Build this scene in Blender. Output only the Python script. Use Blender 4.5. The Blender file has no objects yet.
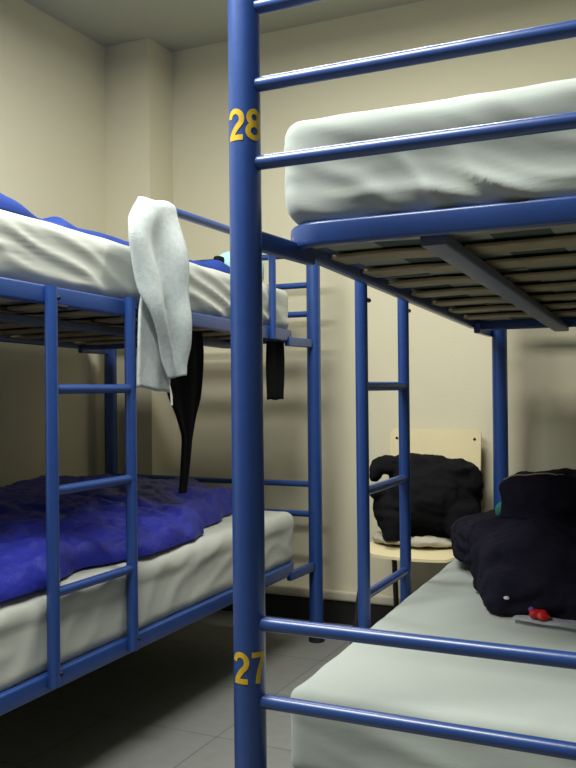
import bpy, bmesh, math, random
from mathutils import Vector, Matrix, noise
random.seed(7)
C = bpy.context.scene.collection
PI = math.pi

# ------------------------------------------------------------------ materials
def mat(name, col, rough=0.6, metal=0.0, coat=0.0, sheen=0.0, spec=0.5, vary=0.0, vscale=8.0, bump=0.0, bscale=60.0, col2=None):
    m = bpy.data.materials.new(name); m.use_nodes = True
    nt = m.node_tree; b = nt.nodes['Principled BSDF']
    b.inputs['Base Color'].default_value = (*col, 1)
    b.inputs['Roughness'].default_value = rough
    b.inputs['Metallic'].default_value = metal
    b.inputs['Coat Weight'].default_value = coat
    b.inputs['Coat Roughness'].default_value = 0.25
    b.inputs['Sheen Weight'].default_value = sheen
    b.inputs['Specular IOR Level'].default_value = spec
    tc = nt.nodes.new('ShaderNodeTexCoord')
    if vary > 0 or col2:
        n = nt.nodes.new('ShaderNodeTexNoise'); n.inputs['Scale'].default_value = vscale
        n.inputs['Detail'].default_value = 5
        nt.links.new(tc.outputs['Object'], n.inputs['Vector'])
        r = nt.nodes.new('ShaderNodeValToRGB')
        c2 = col2 if col2 else tuple(max(0, c * (1 - vary)) for c in col)
        r.color_ramp.elements[0].position = 0.3; r.color_ramp.elements[0].color = (*c2, 1)
        r.color_ramp.elements[1].position = 0.7; r.color_ramp.elements[1].color = (*col, 1)
        nt.links.new(n.outputs['Fac'], r.inputs['Fac'])
        nt.links.new(r.outputs['Color'], b.inputs['Base Color'])
    if bump > 0:
        n = nt.nodes.new('ShaderNodeTexNoise'); n.inputs['Scale'].default_value = bscale
        n.inputs['Detail'].default_value = 6
        nt.links.new(tc.outputs['Object'], n.inputs['Vector'])
        bp = nt.nodes.new('ShaderNodeBump'); bp.inputs['Strength'].default_value = bump
        bp.inputs['Distance'].default_value = 0.01
        nt.links.new(n.outputs['Fac'], bp.inputs['Height'])
        nt.links.new(bp.outputs['Normal'], b.inputs['Normal'])
    return m

M = {}
M['blue'] = mat('blue_enamel', (0.017, 0.062, 0.26), rough=0.38, coat=0.45, vary=0.12, vscale=30, bump=0.03, bscale=90)
M['steel'] = mat('grey_blue_steel', (0.12, 0.15, 0.24), rough=0.45, metal=0.3)
M['yellow'] = mat('yellow_decal', (0.72, 0.47, 0.02), rough=0.5, vary=0.25, vscale=60)
M['bolt'] = mat('dark_bolt', (0.02, 0.02, 0.03), rough=0.4, metal=0.6)
M['rubber'] = mat('black_rubber', (0.012, 0.012, 0.014), rough=0.7)
M['sheet'] = mat('white_sheet', (0.47, 0.52, 0.49), rough=0.9, sheen=0.2, spec=0.2, vary=0.05, vscale=5, bump=0.06, bscale=300)
M['sheet_warm'] = mat('cream_sheet', (0.56, 0.585, 0.53), rough=0.9, sheen=0.2, spec=0.2, vary=0.05, vscale=5, bump=0.06, bscale=300)
M['wood'] = mat('slat_wood', (0.42, 0.33, 0.19), rough=0.6, vary=0.3, vscale=14)
M['duvet'] = mat('blue_duvet', (0.028, 0.036, 0.38), rough=0.45, spec=0.3, sheen=0.0, vary=0.25, vscale=9, bump=0.5, bscale=38)
M['blanket'] = mat('blue_blanket', (0.020, 0.055, 0.30), rough=0.8, spec=0.2, sheen=0.0, vary=0.3, vscale=12)
M['towel'] = mat('heather_grey_cloth', (0.54, 0.60, 0.61), rough=0.95, sheen=0.1, spec=0.1, vary=0.16, vscale=70, bump=0.3, bscale=260)
M['cord'] = mat('white_cord', (0.7, 0.7, 0.66), rough=0.9)
M['black'] = mat('black_cloth', (0.008, 0.008, 0.010), rough=0.95, spec=0.1, sheen=0.0, bump=0.3, bscale=60)
M['navy'] = mat('navy_cloth', (0.018, 0.017, 0.034), rough=0.95, spec=0.12, sheen=0.0, vary=0.3, vscale=18, bump=0.35, bscale=70)
M['turq'] = mat('turquoise_cloth', (0.38, 0.66, 0.66), rough=0.9)
M['teal'] = mat('teal_cloth', (0.05, 0.30, 0.24), rough=0.8)
M['red'] = mat('red_plastic', (0.62, 0.02, 0.02), rough=0.4)
M['purple'] = mat('purple_plastic', (0.16, 0.10, 0.40), rough=0.4)
M['paper'] = mat('white_paper', (0.80, 0.82, 0.88), rough=0.7)
M['ply'] = mat('birch_plywood', (0.78, 0.68, 0.42), rough=0.4, coat=0.2, vary=0.08, vscale=6)
M['leg'] = mat('brown_metal', (0.045, 0.035, 0.032), rough=0.45, metal=0.3)
M['beige'] = mat('beige_cloth', (0.50, 0.46, 0.36), rough=0.9, vary=0.2, vscale=20)
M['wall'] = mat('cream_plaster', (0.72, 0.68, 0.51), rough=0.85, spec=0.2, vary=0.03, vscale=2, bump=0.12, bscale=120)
M['wall_dim'] = mat('dark_unseen_wall', (0.16, 0.14, 0.11), rough=0.8, spec=0.2, vary=0.1, vscale=3)  # for the unseen walls, darkened to cut bounce light under the bunks
M['ceil'] = mat('ceiling_plaster', (0.46, 0.46, 0.37), rough=0.95, spec=0.1, vary=0.03, vscale=2, bump=0.05, bscale=100)
M['skirt'] = mat('dark_skirting', (0.015, 0.014, 0.014), rough=0.5, vary=0.2)
M['pipe'] = mat('cream_paint', (0.60, 0.56, 0.44), rough=0.5)
M['lamp'] = mat('lamp_housing', (0.8, 0.8, 0.8), rough=0.5)
def floor_mat():
    m = bpy.data.materials.new('grey_floor_tiles'); m.use_nodes = True
    nt = m.node_tree; b = nt.nodes['Principled BSDF']
    g = nt.nodes.new('ShaderNodeNewGeometry')
    mp = nt.nodes.new('ShaderNodeMapping'); mp.inputs['Location'].default_value = (1.32 + 0.4 * 10, 0.13 + 4, 0)
    nt.links.new(g.outputs['Position'], mp.inputs['Vector'])
    br = nt.nodes.new('ShaderNodeTexBrick'); br.offset = 0.0; br.inputs['Scale'].default_value = 1
    br.inputs['Brick Width'].default_value = 0.4; br.inputs['Row Height'].default_value = 0.4
    br.inputs['Mortar Size'].default_value = 0.0022; br.inputs['Mortar Smooth'].default_value = 0.4
    br.inputs['Color1'].default_value = (0.235, 0.24, 0.228, 1); br.inputs['Color2'].default_value = (0.22, 0.225, 0.214, 1)
    br.inputs['Mortar'].default_value = (0.10, 0.10, 0.10, 1)
    nt.links.new(mp.outputs['Vector'], br.inputs['Vector'])
    n = nt.nodes.new('ShaderNodeTexNoise'); n.inputs['Scale'].default_value = 25; n.inputs['Detail'].default_value = 8
    nt.links.new(g.outputs['Position'], n.inputs['Vector'])
    mx = nt.nodes.new('ShaderNodeMix'); mx.data_type = 'RGBA'; mx.blend_type = 'MULTIPLY'; mx.inputs[0].default_value = 0.25
    nt.links.new(br.outputs['Color'], mx.inputs[6]); nt.links.new(n.outputs['Fac'], mx.inputs[7])
    nt.links.new(mx.outputs[2], b.inputs['Base Color'])
    b.inputs['Roughness'].default_value = 0.5
    return m
M['floor'] = floor_mat()

# ------------------------------------------------------------------ helpers
def link(name, me, m, parent=None, smooth=True):
    o = bpy.data.objects.new(name, me); C.objects.link(o)
    if m: me.materials.append(m)
    if smooth:
        for p in me.polygons: p.use_smooth = True
    if parent: o.parent = parent
    return o
def obj(name, bm, m, parent=None, smooth=True, sharp=None):
    bmesh.ops.recalc_face_normals(bm, faces=bm.faces)
    me = bpy.data.meshes.new(name); bm.to_mesh(me); bm.free()
    o = link(name, me, m, parent, smooth)
    if sharp is not None:
        try: me.set_sharp_from_angle(angle=sharp)
        except Exception: pass
    return o
def tag(o, label, cat, group=None, kind=None):
    if label: o['label'] = label
    if cat: o['category'] = cat
    if group: o['group'] = group
    if kind: o['kind'] = kind
    return o
def thing(name, label, cat, loc, group=None):
    o = bpy.data.objects.new(name, None); C.objects.link(o); o.location = loc
    o.empty_display_size = 0.1
    return tag(o, label, cat, group)
def settle(o):
    # give a part its own origin at its bounding centre, keeping its place in the world; parent is at p
    return o
def fillet(pts, r, n=6):
    pts = [Vector(p) for p in pts]; out = [pts[0]]
    for i in range(1, len(pts) - 1):
        a, b, c = pts[i - 1], pts[i], pts[i + 1]
        u = (a - b); v = (c - b); rr = min(r, u.length * .49, v.length * .49)
        p0 = b + u.normalized() * rr; p2 = b + v.normalized() * rr
        for k in range(n + 1):
            t = k / n
            out.append(p0 * (1 - t) ** 2 + b * 2 * t * (1 - t) + p2 * t ** 2)
    out.append(pts[-1]); return out
def add_sweep(bm, pts, prof, closed=False, up=Vector((0, 0, 1)), cap=True):
    # sweep a 2-D profile [(side, up)] along points
    pts = [Vector(p) for p in pts]; n = len(pts); rings = []
    for i, p in enumerate(pts):
        if closed: t = pts[(i + 1) % n] - pts[i - 1]
        else: t = pts[min(i + 1, n - 1)] - pts[max(i - 1, 0)]
        t.normalize()
        u = up if abs(t.dot(up)) < 0.95 else Vector((0, 1, 0))
        s = t.cross(u).normalized(); w = s.cross(t).normalized()
        rings.append([bm.verts.new(p + s * a + w * b) for a, b in prof])
    k = len(prof); m = n if closed else n - 1
    for i in range(m):
        A, B = rings[i], rings[(i + 1) % n]
        for j in range(k):
            bm.faces.new((A[j], A[(j + 1) % k], B[(j + 1) % k], B[j]))
    if not closed and cap:
        bm.faces.new(rings[0]); bm.faces.new(rings[-1][::-1])
    return rings
def circ(r, n=16): return [(r * math.cos(2 * PI * i / n), r * math.sin(2 * PI * i / n)) for i in range(n)]
def rrect(w, h, r, n=4):
    out = []
    for cx, cy, a0 in ((w / 2 - r, h / 2 - r, 0), (-w / 2 + r, h / 2 - r, PI / 2), (-w / 2 + r, -h / 2 + r, PI), (w / 2 - r, -h / 2 + r, 1.5 * PI)):
        for k in range(n + 1):
            a = a0 + PI / 2 * k / n; out.append((cx + r * math.cos(a), cy + r * math.sin(a)))
    return out
def tube(name, pts, r, m, parent=None, off=Vector((0, 0, 0)), n=16, round_r=0, up=Vector((0, 0, 1))):
    bm = bmesh.new(); pts = [Vector(p) - off for p in pts]
    if round_r: pts = fillet(pts, round_r)
    add_sweep(bm, pts, circ(r, n), up=up)
    return obj(name, bm, m, parent, sharp=math.radians(50))
def add_box(bm, c, s, rot=None, bev=0.0):
    r = bmesh.ops.create_cube(bm, size=1); vs = r['verts']
    mt = Matrix.Diagonal((*s, 1)); 
    if rot is not None: mt = rot.to_4x4() @ mt
    mt = Matrix.Translation(c) @ mt
    bmesh.ops.transform(bm, matrix=mt, verts=vs)
    if bev > 0:
        es = list({e for v in vs for e in v.link_edges})
        bmesh.ops.bevel(bm, geom=es, offset=bev, segments=3, affect='EDGES', profile=0.5)
def box(name, c, s, m, parent=None, off=Vector((0, 0, 0)), bev=0.003, rot=None):
    bm = bmesh.new(); add_box(bm, Vector(c) - off, s, rot, bev)
    return obj(name, bm, m, parent, smooth=bev > 0, sharp=math.radians(35))

# ------------------------------------------------------------------ the room
X0, X1, Y0, Y1, H = -2.56, 1.35, -1.6, 3.60, 2.69
def wall(name, c, s, m):
    bm = bmesh.new(); add_box(bm, Vector(c), s)
    o = obj(name, bm, m, None, smooth=False); o['kind'] = 'structure'; return o
cx, cy = (X0 + X1) / 2, (Y0 + Y1) / 2
wall('floor', (cx, cy, -0.05), (X1 - X0 + .2, Y1 - Y0 + .2, .1), M['floor'])
wall('ceiling', (cx, cy, H + .05), (X1 - X0 + .2, Y1 - Y0 + .2, .1), M['ceil'])
wall('wall_left', (X0 - .05, cy, H / 2), (.1, Y1 - Y0 + .2, H), M['wall'])
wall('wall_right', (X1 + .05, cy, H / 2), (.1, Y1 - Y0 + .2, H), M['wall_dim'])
wall('wall_back', (cx, Y1 + .05, H / 2), (X1 - X0, .1, H), M['wall'])
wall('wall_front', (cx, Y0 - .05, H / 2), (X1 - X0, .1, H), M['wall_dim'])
wall('trim_1', ((X0 - 2.31) / 2, 3.5, H / 2), (-2.31 - X0, .2, H), M['wall'])      # corner pilaster
def base(name, c, s):
    bm = bmesh.new(); add_box(bm, Vector(c), s, bev=.003)
    o = obj(name, bm, M['skirt'], None, smooth=False); o['kind'] = 'structure'
base('baseboard_back', ((-2.31 + X1) / 2, Y1 - .009, .051), (X1 + 2.31, .018, .10))
base('baseboard_left', (X0 + .009, (Y0 + 3.4) / 2, .051), (.018, 3.4 - Y0, .10))
bm = bmesh.new(); add_sweep(bm, [(-2.31, Y1 - .016, .125), (X1, Y1 - .016, .125)], rrect(.03, .045, .012)); 
o = obj('trim_2', bm, M['pipe'], None, sharp=.9); o['kind'] = 'structure'

# ------------------------------------------------------------------ bunk beds
def wedge_deck(parent, P, xa, xb, ya, yb, zf, bar_x, seed):
    """steel rim with rounded corners, slats and centre bar. zf(y) = underside height of the rim"""
    rnd = random.Random(seed)
    hh = .047; r = .085
    corners = [(xa, ya), (xb, ya), (xb, yb), (xa, yb)]; path = []
    for i, (x, y) in enumerate(corners):
        sx = 1 if x == xa else -1; sy = 1 if y == ya else -1
        ccx, ccy = x + sx * r, y + sy * r
        a0 = {(1, 1): PI, (-1, 1): 1.5 * PI, (-1, -1): 0, (1, -1): PI / 2}[(sx, sy)]
        for k in range(9):
            a = a0 + PI / 2 * k / 8
            px, py = ccx + r * math.cos(a), ccy + r * math.sin(a)
            path.append(Vector((px, py, zf(py) + hh / 2)) - P)
    bm = bmesh.new(); add_sweep(bm, path, rrect(.024, hh, .007), closed=True)
    rim = obj('deck_frame', bm, M['blue'], parent, sharp=math.radians(60))
    # centre bar and a cross bar
    bm = bmesh.new()
    add_sweep(bm, [Vector((bar_x, ya + .012, zf(ya) - .004)) - P, Vector((bar_x, yb - .012, zf(yb) - .004)) - P], rrect(.05, .022, .004))
    obj('support_bar', bm, M['steel'], rim, sharp=.8)
    # slats, in two rows that meet over the centre bar
    y = ya + .07; pitch = .195
    while y < yb - .05:
        for (a, b) in ((xa + .014, bar_x - .008), (bar_x + .008, xb - .014)):
            bm = bmesh.new()
            if b - a > .1:
                dz = .022; w = .100
                dy = rnd.uniform(-.006, .006)
                add_sweep(bm, [Vector((a, y + dy, zf(y) + dz)) - P, Vector(((a + b) / 2, y + dy, zf(y) + dz + .004)) - P, Vector((b, y + dy, zf(y) + dz)) - P], rrect(w, .009, .003), up=Vector((0, 0, 1)))
                obj('slat', bm, M['wood'], rim, sharp=.8)
        y += pitch
    return rim

def make_bunk(name, label, xa, xb, ya, yb, rungs_near, rungs_far, zup, zlo, dya, dyb, side, lad, guard, post_top=1.79, back_in=0.0, group='blue metal bunk beds'):
    P = Vector(((xa + xb) / 2, (ya + yb) / 2, 0))
    root = thing(name, label, 'bunk bed', P, group)
    for (x, y) in ((xa - (.004 if back_in else 0), ya), (xb, ya), (xa + back_in, yb), (xb, yb)):
        p = tube('post', [(x, y, .02), (x, y, post_top)], .0290, M['blue'], root, P, n=32)
        tube('foot_cap', [(x, y, .0), (x, y, .032)], .0325, M['rubber'], p, P, n=24)
        bm = bmesh.new(); bmesh.ops.create_uvsphere(bm, u_segments=20, v_segments=8, radius=.029)
        bmesh.ops.transform(bm, matrix=Matrix.Translation(Vector((x, y, post_top)) - P) @ Matrix.Diagonal((1, 1, .35, 1)), verts=bm.verts)
        obj('post_cap', bm, M['blue'], p)
    for yy, zs in ((ya, rungs_near), (yb, rungs_far)):
        for z in zs:
            ru = tube('rung', [(xa + .02 + (back_in if yy == yb else 0), yy, z), (xb - .02, yy, z)], .0128, M['blue'], root, P, n=16)
    for zf in (zup, zlo):
        rim = wedge_deck(root, P, xa + (-.008 if side < 0 else .0), xb + (.0 if side < 0 else -.018), dya, dyb, zf, xa + (xb - xa) * .30 if side < 0 else xa + (xb - xa) * .70, 3)
        for x in (xa, xb):
            for (p0, p1) in ((ya, dya + .09), (yb, dyb - .09)):
                zz = zf(p1) + .0
                xi = x + (.012 if x == xa else -.012)
                bm = bmesh.new(); add_sweep(bm, [Vector((x, p0, zz)) - P, Vector((xi, p1, zz - .001)) - P], rrect(.022, .036, .006))
                obj('corner_bracket', bm, M['blue'], rim, sharp=.8)
    # ladder
    l0, l1, lz0, lz1, lzr = lad
    lx = xa if side < 0 else xb
    lx += side * (.034 if side < 0 else .0)
    rails = []
    for y in (l0, l1):
        rl = tube('ladder_rail', [(lx, y, lz0), (lx, y, lz1)], .0160, M['blue'], root, P, n=20)
        for z in (lz1 - .03, lz0 + .03):
            bm = bmesh.new(); bmesh.ops.create_uvsphere(bm, u_segments=10, v_segments=6, radius=.006)
            bmesh.ops.translate(bm, verts=bm.verts, vec=Vector((lx + side * .013, y + .012, z)) - P)
            obj('bolt', bm, M['bolt'], rl)
        tube('hook', [(lx, y + .010, lz1 - .050), (lx, y + .058, lz1 - .050)], .006, M['bolt'], rl, P, n=10)
    for z in lzr:
        tube('ladder_rung', [(lx, l0 + .008, z), (lx, l1 - .008, z)], .0122, M['blue'], root, P)
    # guard rail: an inverted U
    if guard:
        g0, g1, gz = guard
        gx = xa if side < 0 else xb
        tube('guard_rail', [(gx, g0, zup(g0) + .01), (gx, g0, gz), (gx, g1, gz), (gx, g1, zup(g1) + .0)], .0135, M['blue'], root, P, n=16, round_r=.07)
    return root, P

# number decals: ribbons wrapped on the post
def numeral_strokes(ch):
    if ch == '2':
        pts = [(.06 + 0, .70)]
        for k in range(0, 15):
            a = PI * (1.0 - k / 14 * 1.22) - .05
            pts.append((.5 + .40 * math.cos(a), .68 + .245 * math.sin(a)))
        pts += [(.62, .42), (.40, .26), (.22, .10)]
        return [pts[1:], [(.06, .075), (.96, .075)]]
    if ch == '8':
        def el(cx, cy, rx, ry): return [(cx + rx * math.cos(2 * PI * k / 32), cy + ry * math.sin(2 * PI * k / 32)) for k in range(33)]
        return [el(.5, .73, .33, .195), el(.5, .29, .39, .215)]
    if ch == '7':
        return [[(.04, .92), (.94, .92)], [(.86, .90), (.66, .66), (.50, .40), (.42, .16), (.40, .0)]]
def decal(text, root, P, cx, cy, zc, r, h, w, gap):
    ang = math.atan2(-cy, -cx)          # the side of the post that faces the middle of the room in front of the bed
    bm = bmesh.new(); total = w * 2 + gap; th = h * .175
    def put(s, z, rr):
        a = ang + s / r
        return Vector((cx + rr * math.cos(a), cy + rr * math.sin(a), zc + z)) - P
    for i, ch in enumerate(text):
        s0 = -total / 2 + i * (w + gap)
        for st in numeral_strokes(ch):
            P2 = [Vector((s0 + x * w, (y - .5) * h)) for x, y in st]
            dense = []
            for a, b in zip(P2[:-1], P2[1:]):
                k = max(1, int((b - a).length / .0015))
                dense += [a.lerp(b, t / k) for t in range(k)]
            dense.append(P2[-1])
            # smooth
            prev = None
            closed = (P2[0] - P2[-1]).length < 1e-6
            for j, p in enumerate(dense):
                q0 = dense[j - 1] if j > 0 else (dense[-2] if closed else dense[0]); q1 = dense[j + 1] if j < len(dense) - 1 else (dense[1] if closed else dense[-1])
                t = (q1 - q0)
                if t.length == 0: continue
                t.normalize(); nn = Vector((-t.y, t.x)) * th / 2
                row = [bm.verts.new(put((p + nn * f).x, (p + nn * f).y, r + .0006 + .00005 * i)) for f in (-1, -.5, 0, .5, 1)]
                if prev:
                    for q in range(4): bm.faces.new((prev[q], prev[q + 1], row[q + 1], row[q]))
                prev = row
    o = obj('number_decal', bm, M['yellow'], root)
    o['label'] = 'yellow number ' + text + ' on the post'
    return o

zupA = lambda y: 1.3150 - .040 * (y - 1.55)
zloA = lambda y: .245 + .012 * (y - 1.55)
bedA, PA = make_bunk('bunk_bed', 'near blue metal bunk bed with yellow numbers 28 and 27 on its post',
    -.7306, .245, 1.3834, 3.385, [.4845, .622, 1.4435, 1.583, 1.722], [.4845, .622, 1.4435, 1.583, 1.722], zupA, zloA, 1.545, 3.20, -1,
    (2.052, 2.394, .25, 1.315, (.519, .781, 1.045)), None, back_in=.035)
postA = [c for c in bedA.children if c.name.startswith('post')][0]
decal('28', postA, PA, -.7346, 1.3834, 1.5085, .0290, .055, .0305, .0050)
decal('27', postA, PA, -.7346, 1.3834, .548, .0290, .055, .0305, .0050)

zupB = lambda y: 1.2570 - .020 * (y - 1.55)
zloB = lambda y: .300 + .008 * (y - 1.55)
bedB, PB = make_bunk('bunk_bed', 'far blue metal bunk bed along the left wall with ladder and blue duvet',
    -2.47, -1.44, 1.12, 3.3019, [.522, .646, 1.351, 1.471, 1.60], [.522, .646, 1.351, 1.471, 1.60], zupB, zloB, 1.25, 3.16, 1,
    (1.6877, 2.0163, .315, 1.300, (.543, .794, 1.045)), (2.13, 2.92, 1.582), post_top=1.725)

# ------------------------------------------------------------------ mattresses
def grid_axis(lo, hi, step):
    n = max(2, int(round((hi - lo) / step))); return [lo + (hi - lo) * i / n for i in range(n + 1)]
def rbox_mesh(lo, hi, r, step, disp):
    """box with rounded edges, dense; disp(point, normal) -> moved point"""
    xs, ys, zs = (grid_axis(lo[i], hi[i], step) for i in range(3))
    verts = {}; vl = []; faces = []
    inner_lo = [lo[i] + r for i in range(3)]; inner_hi = [hi[i] - r for i in range(3)]
    def vid(i, j, k):
        key = (i, j, k)
        if key in verts: return verts[key]
        p = Vector((xs[i], ys[j], zs[k])); q = Vector([min(max(p[a], inner_lo[a]), inner_hi[a]) for a in range(3)])
        d = (p - q)
        if d.length < 1e-9: d = Vector((0, 0, 1))
        n = d.normalized(); p = q + n * r
        p = disp(p, n)
        verts[key] = len(vl); vl.append(p); return verts[key]
    nx, ny, nz = len(xs) - 1, len(ys) - 1, len(zs) - 1
    for i in range(nx):
        for j in range(ny):
            for k in (0, nz):
                f = [vid(i, j, k), vid(i + 1, j, k), vid(i + 1, j + 1, k), vid(i, j + 1, k)]
                faces.append(f if k else f[::-1])
    for i in range(nx):
        for k in range(nz):
            for j in (0, ny):
                f = [vid(i, j, k), vid(i + 1, j, k), vid(i + 1, j, k + 1), vid(i, j, k + 1)]
                faces.append(f[::-1] if j else f)
    for j in range(ny):
        for k in range(nz):
            for i in (0, nx):
                f = [vid(i, j, k), vid(i, j + 1, k), vid(i, j + 1, k + 1), vid(i, j, k + 1)]
                faces.append(f if i else f[::-1])
    me = bpy.data.meshes.new('m'); me.from_pydata([tuple(v) for v in vl], [], faces); me.update()
    return me
def ridge(u, v, ang, ls, ss, seed):
    """soft drape folds: warped parallel ridges that fade in and out"""
    c, s = math.cos(ang), math.sin(ang)
    a = (u * c + v * s) / ls; b = (-u * s + v * c) / ss
    ph = b + 1.5 * noise.noise(Vector((a * .9, b * .25, seed))) + .22 * noise.noise(Vector((a * 2.0, b * .4, seed + 4)))
    r = (.5 + .5 * math.sin(2 * PI * ph)) ** 2.2
    mask = min(1, max(0, .55 + 1.3 * noise.noise(Vector((a * 1.3, b * .5, seed + 21)))))
    return r * mask
def wrinkles(amp, ang, ls, ss, seed, tilt, z_ref, y_ref, top_amp=.002, zl=None, zh=None, seam=None):
    def f(p, n):
        side = max(abs(n.x), abs(n.y))
        t = 0
        if side > .1:
            u = p.x if abs(n.y) > abs(n.x) else p.y
            fade = 1.0
            if seam: t += .004 * side * max(0, min(1, (p.z - seam) / .012))
            if zl is not None: fade = .25 + .75 * min(1, max(0, (zh - p.z) / (zh - zl)) * 1.5)
            t += amp * side * fade * (ridge(u, p.z, ang, ls, ss, seed) + .5 * ridge(u, p.z, ang * .4, ls * .6, ss * .55, seed + 5) - .6)
        if n.z > .1:
            t += top_amp * n.z * (ridge(p.x, p.y, .9, .5, .12, seed + 3) + noise.noise(p * 3.1) * 1.2)
        q = p + n * t
        w = (q.z - z_ref)
        q.z += tilt(p.y)
        return q
    return f
def mattress(label, lo, hi, r, m, disp, step=.012):
    c = Vector(((lo[0] + hi[0]) / 2, (lo[1] + hi[1]) / 2, lo[2]))
    me = rbox_mesh(lo, hi, r, step, disp)
    for v in me.vertices: v.co -= c
    o = link('mattress', me, m); o.location = c
    tag(o, label, 'mattress', 'mattresses on the bunk decks')
    return o
zl, zh = zupA(1.55) + .050, 1.568
mt1 = mattress('mattress in a white fitted sheet on the upper deck of the near bunk, right side', (-.742, 1.525, zl - .006), (.235, 3.22, zh), .045, M['sheet'],
    wrinkles(.0120, -.46, .34, .085, 2.3, lambda y: -.040 * (y - 1.55), zl, 0, .002, zl, zh), step=.009)
mattress('mattress in a smooth white sheet on the lower deck of the near bunk', (-.722, 1.50, .300), (.235, 3.24, .468), .030, M['sheet'],
    wrinkles(.004, -.3, .3, .09, 8.1, lambda y: .026 * (y - 1.5), .34, 0, .0022))
zl, zh = zupB(1.55) + .050, 1.470
mt3 = mattress('mattress in a creased white sheet on the upper deck of the left bunk', (-2.44, 1.22, zl - .004), (-1.458, 3.13, zh), .035, M['sheet_warm'],
    wrinkles(.0125, -.36, .40, .070, 5.7, lambda y: -.022 * (y - 1.55) , zl, 0, .003, zl, zh), step=.010)
mattress('mattress in a white sheet on the lower deck of the left bunk under the duvet', (-2.44, 1.22, .336), (-1.458, 3.15, .545), .040, M['sheet_warm'],
    wrinkles(.0045, .9, .30, .14, 1.4, lambda y: .006 * (y - 1.5), .34, 0, .003, seam=.478), step=.010)

def check_mat():
    m = bpy.data.materials.new('checked_ticking'); m.use_nodes = True
    nt = m.node_tree; b = nt.nodes['Principled BSDF']; b.inputs['Roughness'].default_value = .9
    tc = nt.nodes.new('ShaderNodeTexCoord'); mp = nt.nodes.new('ShaderNodeMapping')
    nt.links.new(tc.outputs['Object'], mp.inputs['Vector']); mp.inputs['Scale'].default_value = (1, 1, 0)
    br = nt.nodes.new('ShaderNodeTexChecker'); br.inputs['Scale'].default_value = 8.5
    br.inputs['Color1'].default_value = (.07, .10, .08, 1); br.inputs['Color2'].default_value = (.32, .34, .28, 1)
    nt.links.new(mp.outputs['Vector'], br.inputs['Vector']); nt.links.new(br.outputs['Color'], b.inputs['Base Color'])
    return m
M['check'] = check_mat()
for o, zf in ((mt1, zupA), (mt3, zupB)):
    c = o.location; d = o.data; xs_ = [v.co.x for v in d.vertices]; ys_ = [v.co.y for v in d.vertices]
    bm = bmesh.new(); x0, x1, y0, y1 = min(xs_) + .030, max(xs_) - .030, min(ys_) + .05, max(ys_) - .05
    pts = [Vector((0, y, zf(y + c.y) + .0335 + .002 - c.z)) for y in (y0, (y0 + y1) / 2, y1)]
    pts = [p + Vector(((x0 + x1) / 2, 0, 0)) for p in pts]
    add_sweep(bm, pts, rrect(x1 - x0, .006, .002))
    u_ = obj('underside', bm, M['check'], o, sharp=.8); u_['label'] = 'checked greenish ticking on the underside'
# ------------------------------------------------------------------ bedding as height fields with thickness
def puff(name, label, cat, m, edge, xfar, y0, y1, zbase, hf, nx=70, ny=110, under=.0):
    """edge(y) = x of the near border; hf(x, y, s) height above zbase, s = 0 at border .. 1 inside"""
    bm = bmesh.new(); top = []; bot = []
    c = Vector(((edge((y0 + y1) / 2) + xfar) / 2, (y0 + y1) / 2, zbase((y0 + y1) / 2)))
    for j in range(ny + 1):
        y = y0 + (y1 - y0) * j / ny; rt = []; rb = []
        xe = edge(y)
        for i in range(nx + 1):
            t = (i / nx) ** 1.6
            x = xe + (xfar - xe) * t
            dxe = abs(x - xe); dye = min(y - y0, y1 - y, abs(x - xfar))
            s = min(1, dxe / .06, ) ; s2 = min(1, dye / .06)
            s = math.sqrt(max(0, 1 - (1 - s) ** 2)) * math.sqrt(max(0, 1 - (1 - s2) ** 2))
            z = zbase(y) + .003
            h = max(.004, hf(x, y)) * s
            rt.append(bm.verts.new(Vector((x + .02 * s * noise.noise(Vector((x * 8, y * 8, 3))), y, z + .002 + h)) - c))
            rb.append(bm.verts.new(Vector((x, y, z)) - c))
        top.append(rt); bot.append(rb)
    for j in range(ny):
        for i in range(nx):
            bm.faces.new((top[j][i], top[j][i + 1], top[j + 1][i + 1], top[j + 1][i]))
            bm.faces.new((bot[j][i], bot[j + 1][i], bot[j + 1][i + 1], bot[j][i + 1]))
    for j in range(ny):
        for i in (0, nx): bm.faces.new((top[j][i], top[j + 1][i], bot[j + 1][i], bot[j][i]))
    for i in range(nx):
        for j in (0, ny): bm.faces.new((top[j][i], top[j][i + 1], bot[j][i + 1], bot[j][i]))
    o = obj(name, bm, m); o.location = c
    return tag(o, label, cat)
def interp(tab, y):
    if y <= tab[0][0]: return tab[0][1]
    for (a, b), (c, d) in zip(tab[:-1], tab[1:]):
        if y <= c:
            t = (y - a) / (c - a); t = t * t * (3 - 2 * t); return b + (d - b) * t
    return tab[-1][1]
edge_tab = [(1.3, -1.462), (1.55, -1.462), (1.72, -1.462), (1.80, -1.50), (1.90, -1.53), (2.02, -1.49), (2.15, -1.462), (2.40, -1.475), (2.50, -1.50), (2.60, -1.57), (2.75, -1.58), (2.88, -1.63), (3.09, -1.67)]
def duvet_h(x, y):
    p = Vector((x * 4.2, y * 4.2, 1.7))
    w = noise.voronoi(p + Vector((noise.noise(p * .8), noise.noise(p * .8 + Vector((5, 5, 5))), 0)) * .6)[0]
    v = min(1.2, (w[1] - w[0]) * 1.5)
    big = interp([(1.3, .095), (2.0, .10), (2.7, .11), (3.09, .095)], y)
    ramp = min(1, max(0, (-1.46 - x) / .5))
    f = abs(noise.noise(Vector((x * 12, y * 5, 3)))) * .020
    q = Vector((x * 11 + noise.noise(p) * 1.5, y * 9, 2.2)); w2 = noise.voronoi(q)[0]; v2 = min(1.0, (w2[1] - w2[0]) * 2)
    return big * (.62 + .55 * ramp) + .024 * (v - .5) + .008 * (v2 - .5) + .010 * abs(noise.noise(Vector((x * 30, y * 22, 5)))) + f + .012 * noise.noise(p * 1.7)
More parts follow.
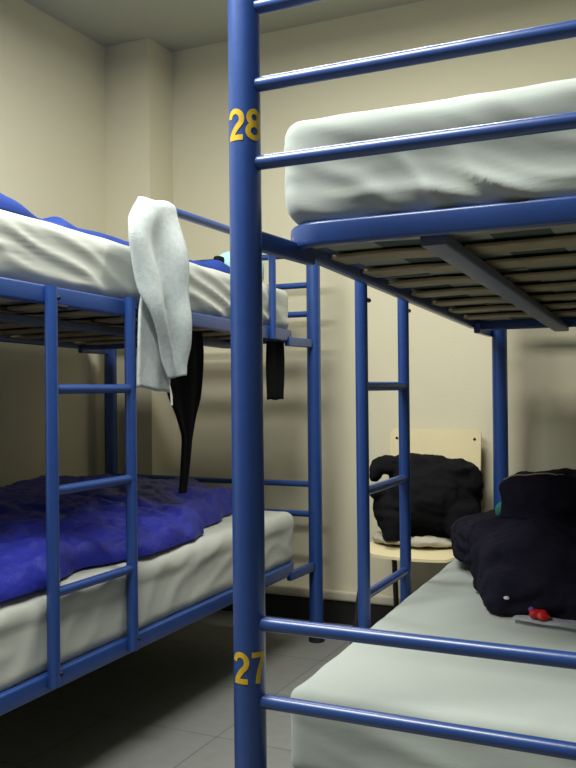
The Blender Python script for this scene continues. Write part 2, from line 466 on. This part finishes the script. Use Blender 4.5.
puff('duvet', 'puffy royal blue duvet on the lower deck of the left bunk', 'duvet', M['duvet'], lambda y: interp(edge_tab, y), -2.42, 1.26, 3.09,
     lambda y: .551 + .006 * (y - 1.5), duvet_h, 90, 150)
eb = [(1.25, -1.50), (1.6, -1.50), (1.9, -1.53), (2.05, -1.56), (2.6, -1.58), (2.95, -1.58)]
def blank_h(x, y):
    n = noise.noise(Vector((x * 7, y * 9, 4.4))) * .012 + abs(noise.noise(Vector((x * 5, y * 14, 9)))) * .018
    return interp([(1.25, .08), (1.50, .062), (1.64, .045), (1.74, .016), (1.84, .020), (1.875, .044), (1.93, .024), (2.1, .048), (2.3, .040), (2.6, .050), (2.72, .060), (2.82, .080), (3.02, .07)], y) * (.30 + .70 * math.exp(-((-1.52 - x) / .22) ** 2)) + n * .6
puff('blanket', 'thin crumpled blue blanket spread on the upper deck of the left bunk', 'blanket', M['blanket'], lambda y: interp(eb, y), -2.41, 1.26, 3.02,
     lambda y: 1.475 - .022 * (y - 1.55), blank_h, 60, 160)

# ------------------------------------------------------------------ blobby cloth heaps
def heap_mesh(blobs, voxel, sm, amp, nscale, folds=(0, 0), seed=0.0, flat=None):
    """blobs: (centre, size, rot_z, kind, rot_x) -> voxel-remeshed union, then folded by noise"""
    bm = bmesh.new()
    for (c, s, rz, kind, rx) in blobs:
        rot = Matrix.Rotation(rz, 3, 'Z') @ Matrix.Rotation(rx, 3, 'X')
        mt = Matrix.Translation(Vector(c)) @ (rot.to_4x4()) @ Matrix.Diagonal((s[0] / 2, s[1] / 2, s[2] / 2, 1))
        if kind == 'e':
            r = bmesh.ops.create_icosphere(bm, subdivisions=3, radius=1); bmesh.ops.transform(bm, matrix=mt, verts=r['verts'])
        else:
            r = bmesh.ops.create_icosphere(bm, subdivisions=4, radius=1)
            for v in r['verts']:
                d = v.co; e = 10 if kind == 'B' else 5; k = (abs(d.x) ** e + abs(d.y) ** e + abs(d.z) ** e) ** (1 / e); v.co = d / k
            bmesh.ops.transform(bm, matrix=mt, verts=r['verts'])
    me = bpy.data.meshes.new('h'); bm.to_mesh(me); bm.free()
    o = bpy.data.objects.new('tmp', me); C.objects.link(o)
    rm = o.modifiers.new('r', 'REMESH'); rm.mode = 'VOXEL'; rm.voxel_size = voxel
    s1 = o.modifiers.new('s', 'SMOOTH'); s1.iterations = sm; s1.factor = .5
    dg = bpy.context.evaluated_depsgraph_get(); dg.update()
    out = bpy.data.meshes.new_from_object(o.evaluated_get(dg))
    bpy.data.objects.remove(o); bpy.data.meshes.remove(me)
    ns = [v.normal.copy() for v in out.vertices]
    fa, fs = folds
    for v, n in zip(out.vertices, ns):
        p = v.co
        a = amp * noise.fractal(p * nscale + Vector((seed, 0, 0)), .9, 2.1, 4)
        w = noise.noise(p * 3 + Vector((0, seed, 0)))
        a += fa * (1 - 2.4 * abs(noise.noise(Vector((p.x * fs * .35 + w, p.y * fs * .35, p.z * fs + w * 2 + seed)))))
        q = p + n * a
        if flat is not None: q.z = max(q.z, flat(q.y))
        v.co = q
    return out
def heap(name, label, cat, m, blobs, voxel=.010, sm=6, amp=.01, nscale=14, folds=(0, 0), seed=0.0, flat=None, parent=None, c=None):
    me = heap_mesh(blobs, voxel, sm, amp, nscale, folds, seed, flat)
    if c is None: c = Vector(blobs[0][0]); c.z = min(v.co.z for v in me.vertices)
    c = Vector(c)
    for v in me.vertices: v.co -= c
    o = link(name, me, m, parent)
    if parent is None: o.location = c; tag(o, label, cat)
    return o, c

# clothes on the lower near bed
topA = lambda y: .4725 + .026 * (y - 1.5) + .003
ct = thing('coat', 'navy black coat heaped with a bag shape on the near lower mattress', 'coat', (-.25, 2.35, topA(2.35)))
cl = Vector(ct.location)
coat_o, _ = heap('coat_body', None, None, M['navy'], [
    ((-.19, 2.50, .635), (.62, .24, .33), 0.0, 'B', 0),
    ((-.25, 2.34, .575), (.46, .36, .20), .05, 'b', 0),
    ((-.28, 2.215, .535), (.42, .20, .115), .08, 'b', 0),
    ((-.47, 2.50, .58), (.22, .42, .19), .12, 'b', 0),
    ((-.57, 2.64, .575), (.22, .30, .12), .4, 'b', 0),
    ((-.42, 2.34, .57), (.22, .30, .18), .25, 'b', 0),
    ((.02, 2.40, .58), (.35, .50, .22), 0, 'b', 0)],
    voxel=.008, sm=7, amp=.014, nscale=9, folds=(.009, 18), seed=2.0, flat=topA, parent=ct, c=cl)
from mathutils.bvhtree import BVHTree
bv = BVHTree.FromPolygons([v.co + cl for v in coat_o.data.vertices], [tuple(p.vertices) for p in coat_o.data.polygons])
pp = []
for k in range(9):                       # piping laid along the top edge of the bag shape
    x = -.49 + .16 * k / 8
    hit = bv.ray_cast(Vector((x, 2.42, 1.2)), Vector((0, 0, -1)))[0]
    pp.append(hit + Vector((0, 0, .0015)) - cl)
tube('piping', pp, .0022, M['beige'], ct, n=8)
hit = bv.ray_cast(Vector((-.424, 1.8, .535)), Vector((0, 1, 0)))[0]
bm = bmesh.new(); bmesh.ops.create_uvsphere(bm, u_segments=12, v_segments=8, radius=.0065)
bmesh.ops.transform(bm, matrix=Matrix.Translation(hit - cl) @ Matrix.Diagonal((1.2, .5, .7, 1)), verts=bm.verts)
b_ = obj('button', bm, M['paper'], ct); b_['label'] = 'small white button'
tc_, _ = heap('lining_edge', None, None, M['teal'], [((-.490, 2.42, .700), (.05, .04, .05), .3, 'e', 0)], voxel=.006, sm=2, amp=.004, parent=ct, c=cl)
tc_['label'] = 'small teal corner of lining'

# paper sheet and red wrapper in front of the coat
bm = bmesh.new(); nx_, ny_ = 24, 10; vv = []
for j in range(ny_ + 1):
    row = []
    for i in range(nx_ + 1):
        s = i / nx_; t = j / ny_
        x = -.405 + s * .36; y = 2.075 - .03 * s + t * .10 - (.045 * s)
        row.append(bm.verts.new((x, y, topA(y) + .004 + .003 * noise.noise(Vector((x * 20, y * 20, 0))))))
    vv.append(row)
for j in range(ny_):
    for i in range(nx_): bm.faces.new((vv[j][i], vv[j][i + 1], vv[j + 1][i + 1], vv[j + 1][i]))
bmesh.ops.solidify(bm, geom=bm.faces[:], thickness=.001)
o = obj('paper_sheet', bm, M['paper']); tag(o, 'white sheet of paper lying on the near lower mattress in front of the dark coat', 'paper')
w_, wc = heap('sweet_wrapper', 'small crumpled red wrapper on the paper beside the dark coat', 'wrapper', M['red'],
     [((-.350, 2.105, topA(2.1) + .014), (.040, .035, .016), .3, 'b', 0), ((-.335, 2.092, topA(2.1) + .010), (.03, .02, .010), .8, 'b', 0)], voxel=.003, sm=2, amp=.004, nscale=50, seed=4)
wt, _ = heap('wrapper_tip', None, None, M['purple'], [((-.366, 2.115, topA(2.1) + .020), (.016, .014, .014), .3, 'e', 0)], voxel=.002, sm=1, amp=.001, parent=w_, c=wc)
wt['label'] = 'purple tip'

# ------------------------------------------------------------------ chair by the back wall
ch = thing('chair', 'plywood chair with dark metal legs against the back wall', 'chair', (-.985, 3.33, 0)); cc = Vector(ch.location)
def ply_plate(name, w, h, th, rad, bend, place):
    bm = bmesh.new(); out = rrect(w, h, rad, 8)
    nx_, ny_ = 20, 20; g = {}
    # warped grid clipped to rounded rectangle: map square to rounded rect by scaling rows
    for j in range(ny_ + 1):
        y = -h / 2 + h * j / ny_; d = max(0, abs(y) - (h / 2 - rad)); half = w / 2 - rad + math.sqrt(max(0, rad * rad - d * d))
        for i in range(nx_ + 1):
            x = -half + 2 * half * i / nx_
            for k in (0, 1): g[i, j, k] = bm.verts.new(place(x, y, bend(x, y) + (k - .5) * th))
    for j in range(ny_):
        for i in range(nx_):
            for k in (0, 1): bm.faces.new((g[i, j, k], g[i + 1, j, k], g[i + 1, j + 1, k], g[i, j + 1, k]))
    for j in range(ny_):
        for i in (0, nx_): bm.faces.new((g[i, j, 0], g[i, j + 1, 0], g[i, j + 1, 1], g[i, j, 1]))
    for i in range(nx_):
        for j in (0, ny_): bm.faces.new((g[i, j, 0], g[i + 1, j, 0], g[i + 1, j, 1], g[i, j, 1]))
    return obj(name, bm, M['ply'], ch, sharp=math.radians(40))
CX = -.985
ply_plate('seat', .375, .37, .011, .045, lambda x, y: -.010 * (1 - (x / .19) ** 2) + (-.022 * max(0, (-y - .10) / .085) ** 2), lambda x, y, z: Vector((CX + x, 3.31 + y, .432 + z)) - cc)
def back_place(x, y, z):
    t = math.radians(8); return Vector((CX - .010 + x, 3.515 + y * math.sin(t) + z * math.cos(t), .715 + y * math.cos(t) - z * math.sin(t))) - cc
bk = ply_plate('backrest', .385, .310, .010, .014, lambda x, y: .018 * (1 - (x / .19) ** 2), back_place)
for sx in (-1, 1):
    bm = bmesh.new(); bmesh.ops.create_uvsphere(bm, u_segments=12, v_segments=6, radius=.006)
    bmesh.ops.transform(bm, matrix=Matrix.Translation(back_place(sx * .165, .115, -.002)) @ Matrix.Diagonal((1, .4, 1, 1)), verts=bm.verts)
    obj('rivet', bm, M['bolt'], bk)
for sx in (-1, 1):
    tube('leg', [Vector((CX + sx * .262, 3.20, 0)) - cc, Vector((CX + sx * .205, 3.22, .413)) - cc], .011, M['leg'], ch)
    tube('leg', [Vector((CX + sx * .190, 3.555, 0)) - cc, Vector((CX + sx * .165, 3.44, .413)) - cc], .011, M['leg'], ch)
    tube('back_post', [Vector((CX + sx * .165, 3.44, .413)) - cc, Vector((CX + sx * .165, 3.507, .50)) - cc, Vector((CX + sx * .165, 3.549, .80)) - cc], .009, M['leg'], ch, round_r=.03)
tube('seat_rail', [Vector((CX - .205, 3.22, .409)) - cc, Vector((CX + .205, 3.22, .409)) - cc], .010, M['leg'], ch)
tube('seat_rail', [Vector((CX - .165, 3.44, .409)) - cc, Vector((CX + .165, 3.44, .409)) - cc], .010, M['leg'], ch)
seat_z = lambda y: .4385
heap('folded_shirt', 'beige and white folded shirt under the black jacket on the plywood chair', 'shirt', M['beige'], [
    ((-.985, 3.29, .450), (.30, .22, .022), .1, 'b', 0), ((-1.13, 3.25, .456), (.08, .14, .034), .3, 'e', 0), ((-.93, 3.22, .459), (.16, .10, .03), .2, 'e', 0)],
    voxel=.007, sm=3, amp=.006, nscale=20, folds=(.003, 40), seed=1, flat=seat_z)
heap('jacket', 'black jacket bundled up on the seat of the plywood chair', 'jacket', M['black'], [
    ((-.955, 3.36, .605), (.34, .20, .30), 0, 'b', 0),
    ((-.96, 3.30, .61), (.34, .28, .27), .1, 'e', 0),
    ((-1.00, 3.34, .715), (.30, .14, .13), -.1, 'e', 0),
    ((-.86, 3.36, .66), (.20, .20, .20), .3, 'e', 0),
    ((-.83, 3.29, .545), (.15, .22, .16), .3, 'e', 0),
    ((-1.105, 3.26, .56), (.12, .18, .16), .3, 'e', 0),
    ((-1.07, 3.20, .510), (.09, .11, .13), .2, 'e', 0),
    ((-1.125, 3.30, .735), (.12, .10, .07), .3, 'e', .3),
    ((-1.165, 3.27, .705), (.05, .09, .07), .1, 'e', 0),
    ((-1.135, 3.25, .635), (.09, .12, .05), .1, 'e', 0)],
    voxel=.008, sm=5, amp=.010, nscale=12, folds=(.008, 22), seed=6, flat=lambda y: .466)

# ------------------------------------------------------------------ hanging cloths
def hang(name, label, cat, m, rows, nx=26, thick=.006, parent=None, c=None, ridges=4, ramp=.014, seed=0.0):
    """rows: list of (y_left, y_right, z_left, z_right, x, fold_amp) from one end to the other"""
    bm = bmesh.new(); grid = []
    dense = []
    K = 6
    for a, b in zip(rows[:-1], rows[1:]):
        for k in range(K):
            t = k / K; dense.append([a[i] + (b[i] - a[i]) * t for i in range(6)])
    dense.append(list(rows[-1]))
    # smooth the rows
    for _ in range(2):
        dense = [dense[0]] + [[(dense[i - 1][q] + 2 * dense[i][q] + dense[i + 1][q]) / 4 for q in range(6)] for i in range(1, len(dense) - 1)] + [dense[-1]]
    for j, (yl, yr, zl_, zr, x, fa) in enumerate(dense):
        row = []
        for i in range(nx + 1):
            s = i / nx
            ph = ridges * 2 * PI * s + 1.1 * noise.noise(Vector((j * .06, seed, 0))) * 2
            fx = fa * (math.sin(ph) * .6 + .9 * noise.noise(Vector((s * 3.0, j * .05, seed + 2))))
            row.append(bm.verts.new(Vector((x + fx, yl + (yr - yl) * s, zl_ + (zr - zl_) * s + .002 * math.sin(s * 9)))))
        grid.append(row)
    for j in range(len(grid) - 1):
        for i in range(nx): bm.faces.new((grid[j][i], grid[j][i + 1], grid[j + 1][i + 1], grid[j + 1][i]))
    bmesh.ops.recalc_face_normals(bm, faces=bm.faces)
    bmesh.ops.solidify(bm, geom=bm.faces[:], thickness=thick)
    if c is None: c = Vector(((rows[0][0] + rows[0][1]) / 2, 0, 0)); c = Vector((rows[len(rows) // 2][4], (rows[-1][0] + rows[-1][1]) / 2, min(rows[-1][2], rows[-1][3])))
    bmesh.ops.translate(bm, verts=bm.verts, vec=-c)
    o = obj(name, bm, m, parent)
    if parent is None: o.location = c; tag(o, label, cat)
    return o, c
RX = -1.44; RZ = 1.582
tw, tcn = hang('towel', 'light grey heather cloth draped over the guard rail of the left bunk', 'towel', M['towel'], [
    (2.09, 2.20, 1.500, 1.495, RX - .030, .003),
    (2.08, 2.21, 1.54, 1.54, RX - .024, .002),
    (2.07, 2.215, 1.575, 1.575, RX - .020, .002),
    (2.065, 2.215, 1.596, 1.610, RX - .002, .000),
    (2.03, 2.232, 1.576, 1.592, RX + .019, .004),
    (1.975, 2.240, 1.52, 1.54, RX + .030, .018),
    (1.955, 2.250, 1.46, 1.46, RX + .038, .026),
    (1.975, 2.250, 1.38, 1.38, RX + .044, .030),
    (1.995, 2.248, 1.31, 1.31, RX + .047, .030),
    (2.035, 2.246, 1.25, 1.24, RX + .047, .028),
    (2.080, 2.246, 1.18, 1.17, RX + .044, .026),
    (2.110, 2.235, 1.12, 1.115, RX + .042, .022),
    (2.135, 2.230, 1.072, 1.082, RX + .040, .018)], ridges=1.1, seed=3.0, thick=.005)
hang('under_fold', None, None, M['towel'], [
    (2.06, 2.19, 1.35, 1.35, RX + .014, .000),
    (2.03, 2.19, 1.27, 1.27, RX + .018, .002),
    (2.015, 2.20, 1.19, 1.19, RX + .022, .006),
    (2.015, 2.185, 1.11, 1.11, RX + .024, .006),
    (2.015, 2.172, 1.048, 1.032, RX + .024, .006)], nx=16, ridges=.8, parent=tw, c=tcn, seed=5)
tube('drawstring', [Vector(p) - tcn for p in ((RX + .024, 2.175, 1.055), (RX + .030, 2.178, 1.03), (RX + .030, 2.180, 0.995))], .0032, M['cord'], tw, round_r=.02)['label'] = 'thin white cord end'

bx = -1.60
hang('trousers', 'black trousers hanging down inside the left bunk behind the grey cloth', 'trousers', M['black'], [
    (2.44, 2.66, 1.245, 1.245, bx, .006), (2.44, 2.67, 1.18, 1.18, bx, .008), (2.43, 2.665, 1.10, 1.10, bx, .010), (2.45, 2.65, 1.02, 1.01, bx, .010),
    (2.49, 2.62, .96, .945, bx, .008), (2.53, 2.60, .88, .87, bx, .006), (2.525, 2.58, .80, .80, bx, .005), (2.52, 2.56, .73, .73, bx, .004), (2.51, 2.55, .69, .69, bx, .002)],
    thick=.012, ridges=2, seed=7)
hang('hanging_cloth', 'narrow black cloth hanging from the far end of the left upper deck', 'cloth', M['black'], [
    (2.985, 3.12, 1.225, 1.225, -1.50, .004), (2.985, 3.12, 1.15, 1.15, -1.50, .005), (2.985, 3.115, 1.07, 1.07, -1.50, .005), (2.985, 3.11, 1.00, 1.00, -1.50, .004)],
    thick=.010, ridges=1.5, seed=8)

# pillow at the head of the upper left bed
zt = 1.475 - .022 * 1.4
heap('pillow', 'pale turquoise cushion at the far end of the left upper mattress', 'pillow', M['turq'], [
    ((-1.66, 3.06, zt + .080), (.22, .15, .15), .1, 'e', 0), ((-1.66, 3.06, zt + .07), (.20, .13, .12), .1, 'b', 0)], voxel=.012, sm=5, amp=.006, nscale=8, seed=3, flat=lambda y: zt - .002)
# small black pouch on the blanket
heap('pouch', 'small black pouch on the blue blanket beside the turquoise pillow', 'pouch', M['black'], [
    ((-1.64, 2.87, zt + .082), (.04, .05, .040), .3, 'b', 0)], voxel=.006, sm=3, amp=.003, nscale=20, seed=3)

# ------------------------------------------------------------------ light
def area(name, loc, sx, sy, energy, col, rot=(0, 0, 0)):
    l = bpy.data.lights.new(name, 'AREA'); l.shape = 'RECTANGLE'; l.size = sx; l.size_y = sy; l.energy = energy; l.color = col
    o = bpy.data.objects.new(name, l); C.objects.link(o); o.location = loc; o.rotation_euler = rot
    return o
area('ceiling_area_light', (-1.2, .85, H - .09), 1.2, .2, 76, (.99, 1.0, .93))
area('ceiling_area_light', (-1.05, 2.35, H - .09), 1.1, .2, 31, (1.0, .98, .90))  # second light, added to brighten the upper walls
w = bpy.data.worlds.new('world'); bpy.context.scene.world = w; w.use_nodes = True
w.node_tree.nodes['Background'].inputs[0].default_value = (.6, .7, 1, 1)
w.node_tree.nodes['Background'].inputs[1].default_value = 0.0

# ------------------------------------------------------------------ camera
f, yaw, pitch, roll, h = 871.1063, .4413, .0064, .0096, 1.0383
def ray(a0, b0):
    cr, sr = math.cos(roll), math.sin(roll)
    a = a0 * cr - b0 * sr; b = a0 * sr + b0 * cr
    x, z0, y0 = a / f, -b / f, 1
    cp, sp = math.cos(pitch), math.sin(pitch)
    y = y0 * cp - z0 * sp; z = y0 * sp + z0 * cp
    c, s = math.cos(yaw), math.sin(yaw)
    return Vector((x * c - y * s, x * s + y * c, z))
fw = ray(0, 0).normalized(); rt = (ray(1000, 0) - ray(0, 0)).normalized(); upv = rt.cross(fw)
cam = bpy.data.cameras.new('camera'); co = bpy.data.objects.new('camera', cam); C.objects.link(co)
m3 = Matrix((rt, upv, -fw)).transposed()
co.matrix_world = Matrix.Translation((0, 0, h)) @ m3.to_4x4()
cam.sensor_fit = 'VERTICAL'; cam.sensor_height = 36; cam.lens = f / 768 * 36; cam.clip_start = .02
bpy.context.scene.camera = co
vs = bpy.context.scene.view_settings
vs.view_transform = 'Standard'; vs.look = 'None'; vs.gamma = 1; vs.use_curve_mapping = False; vs.exposure = 0.0
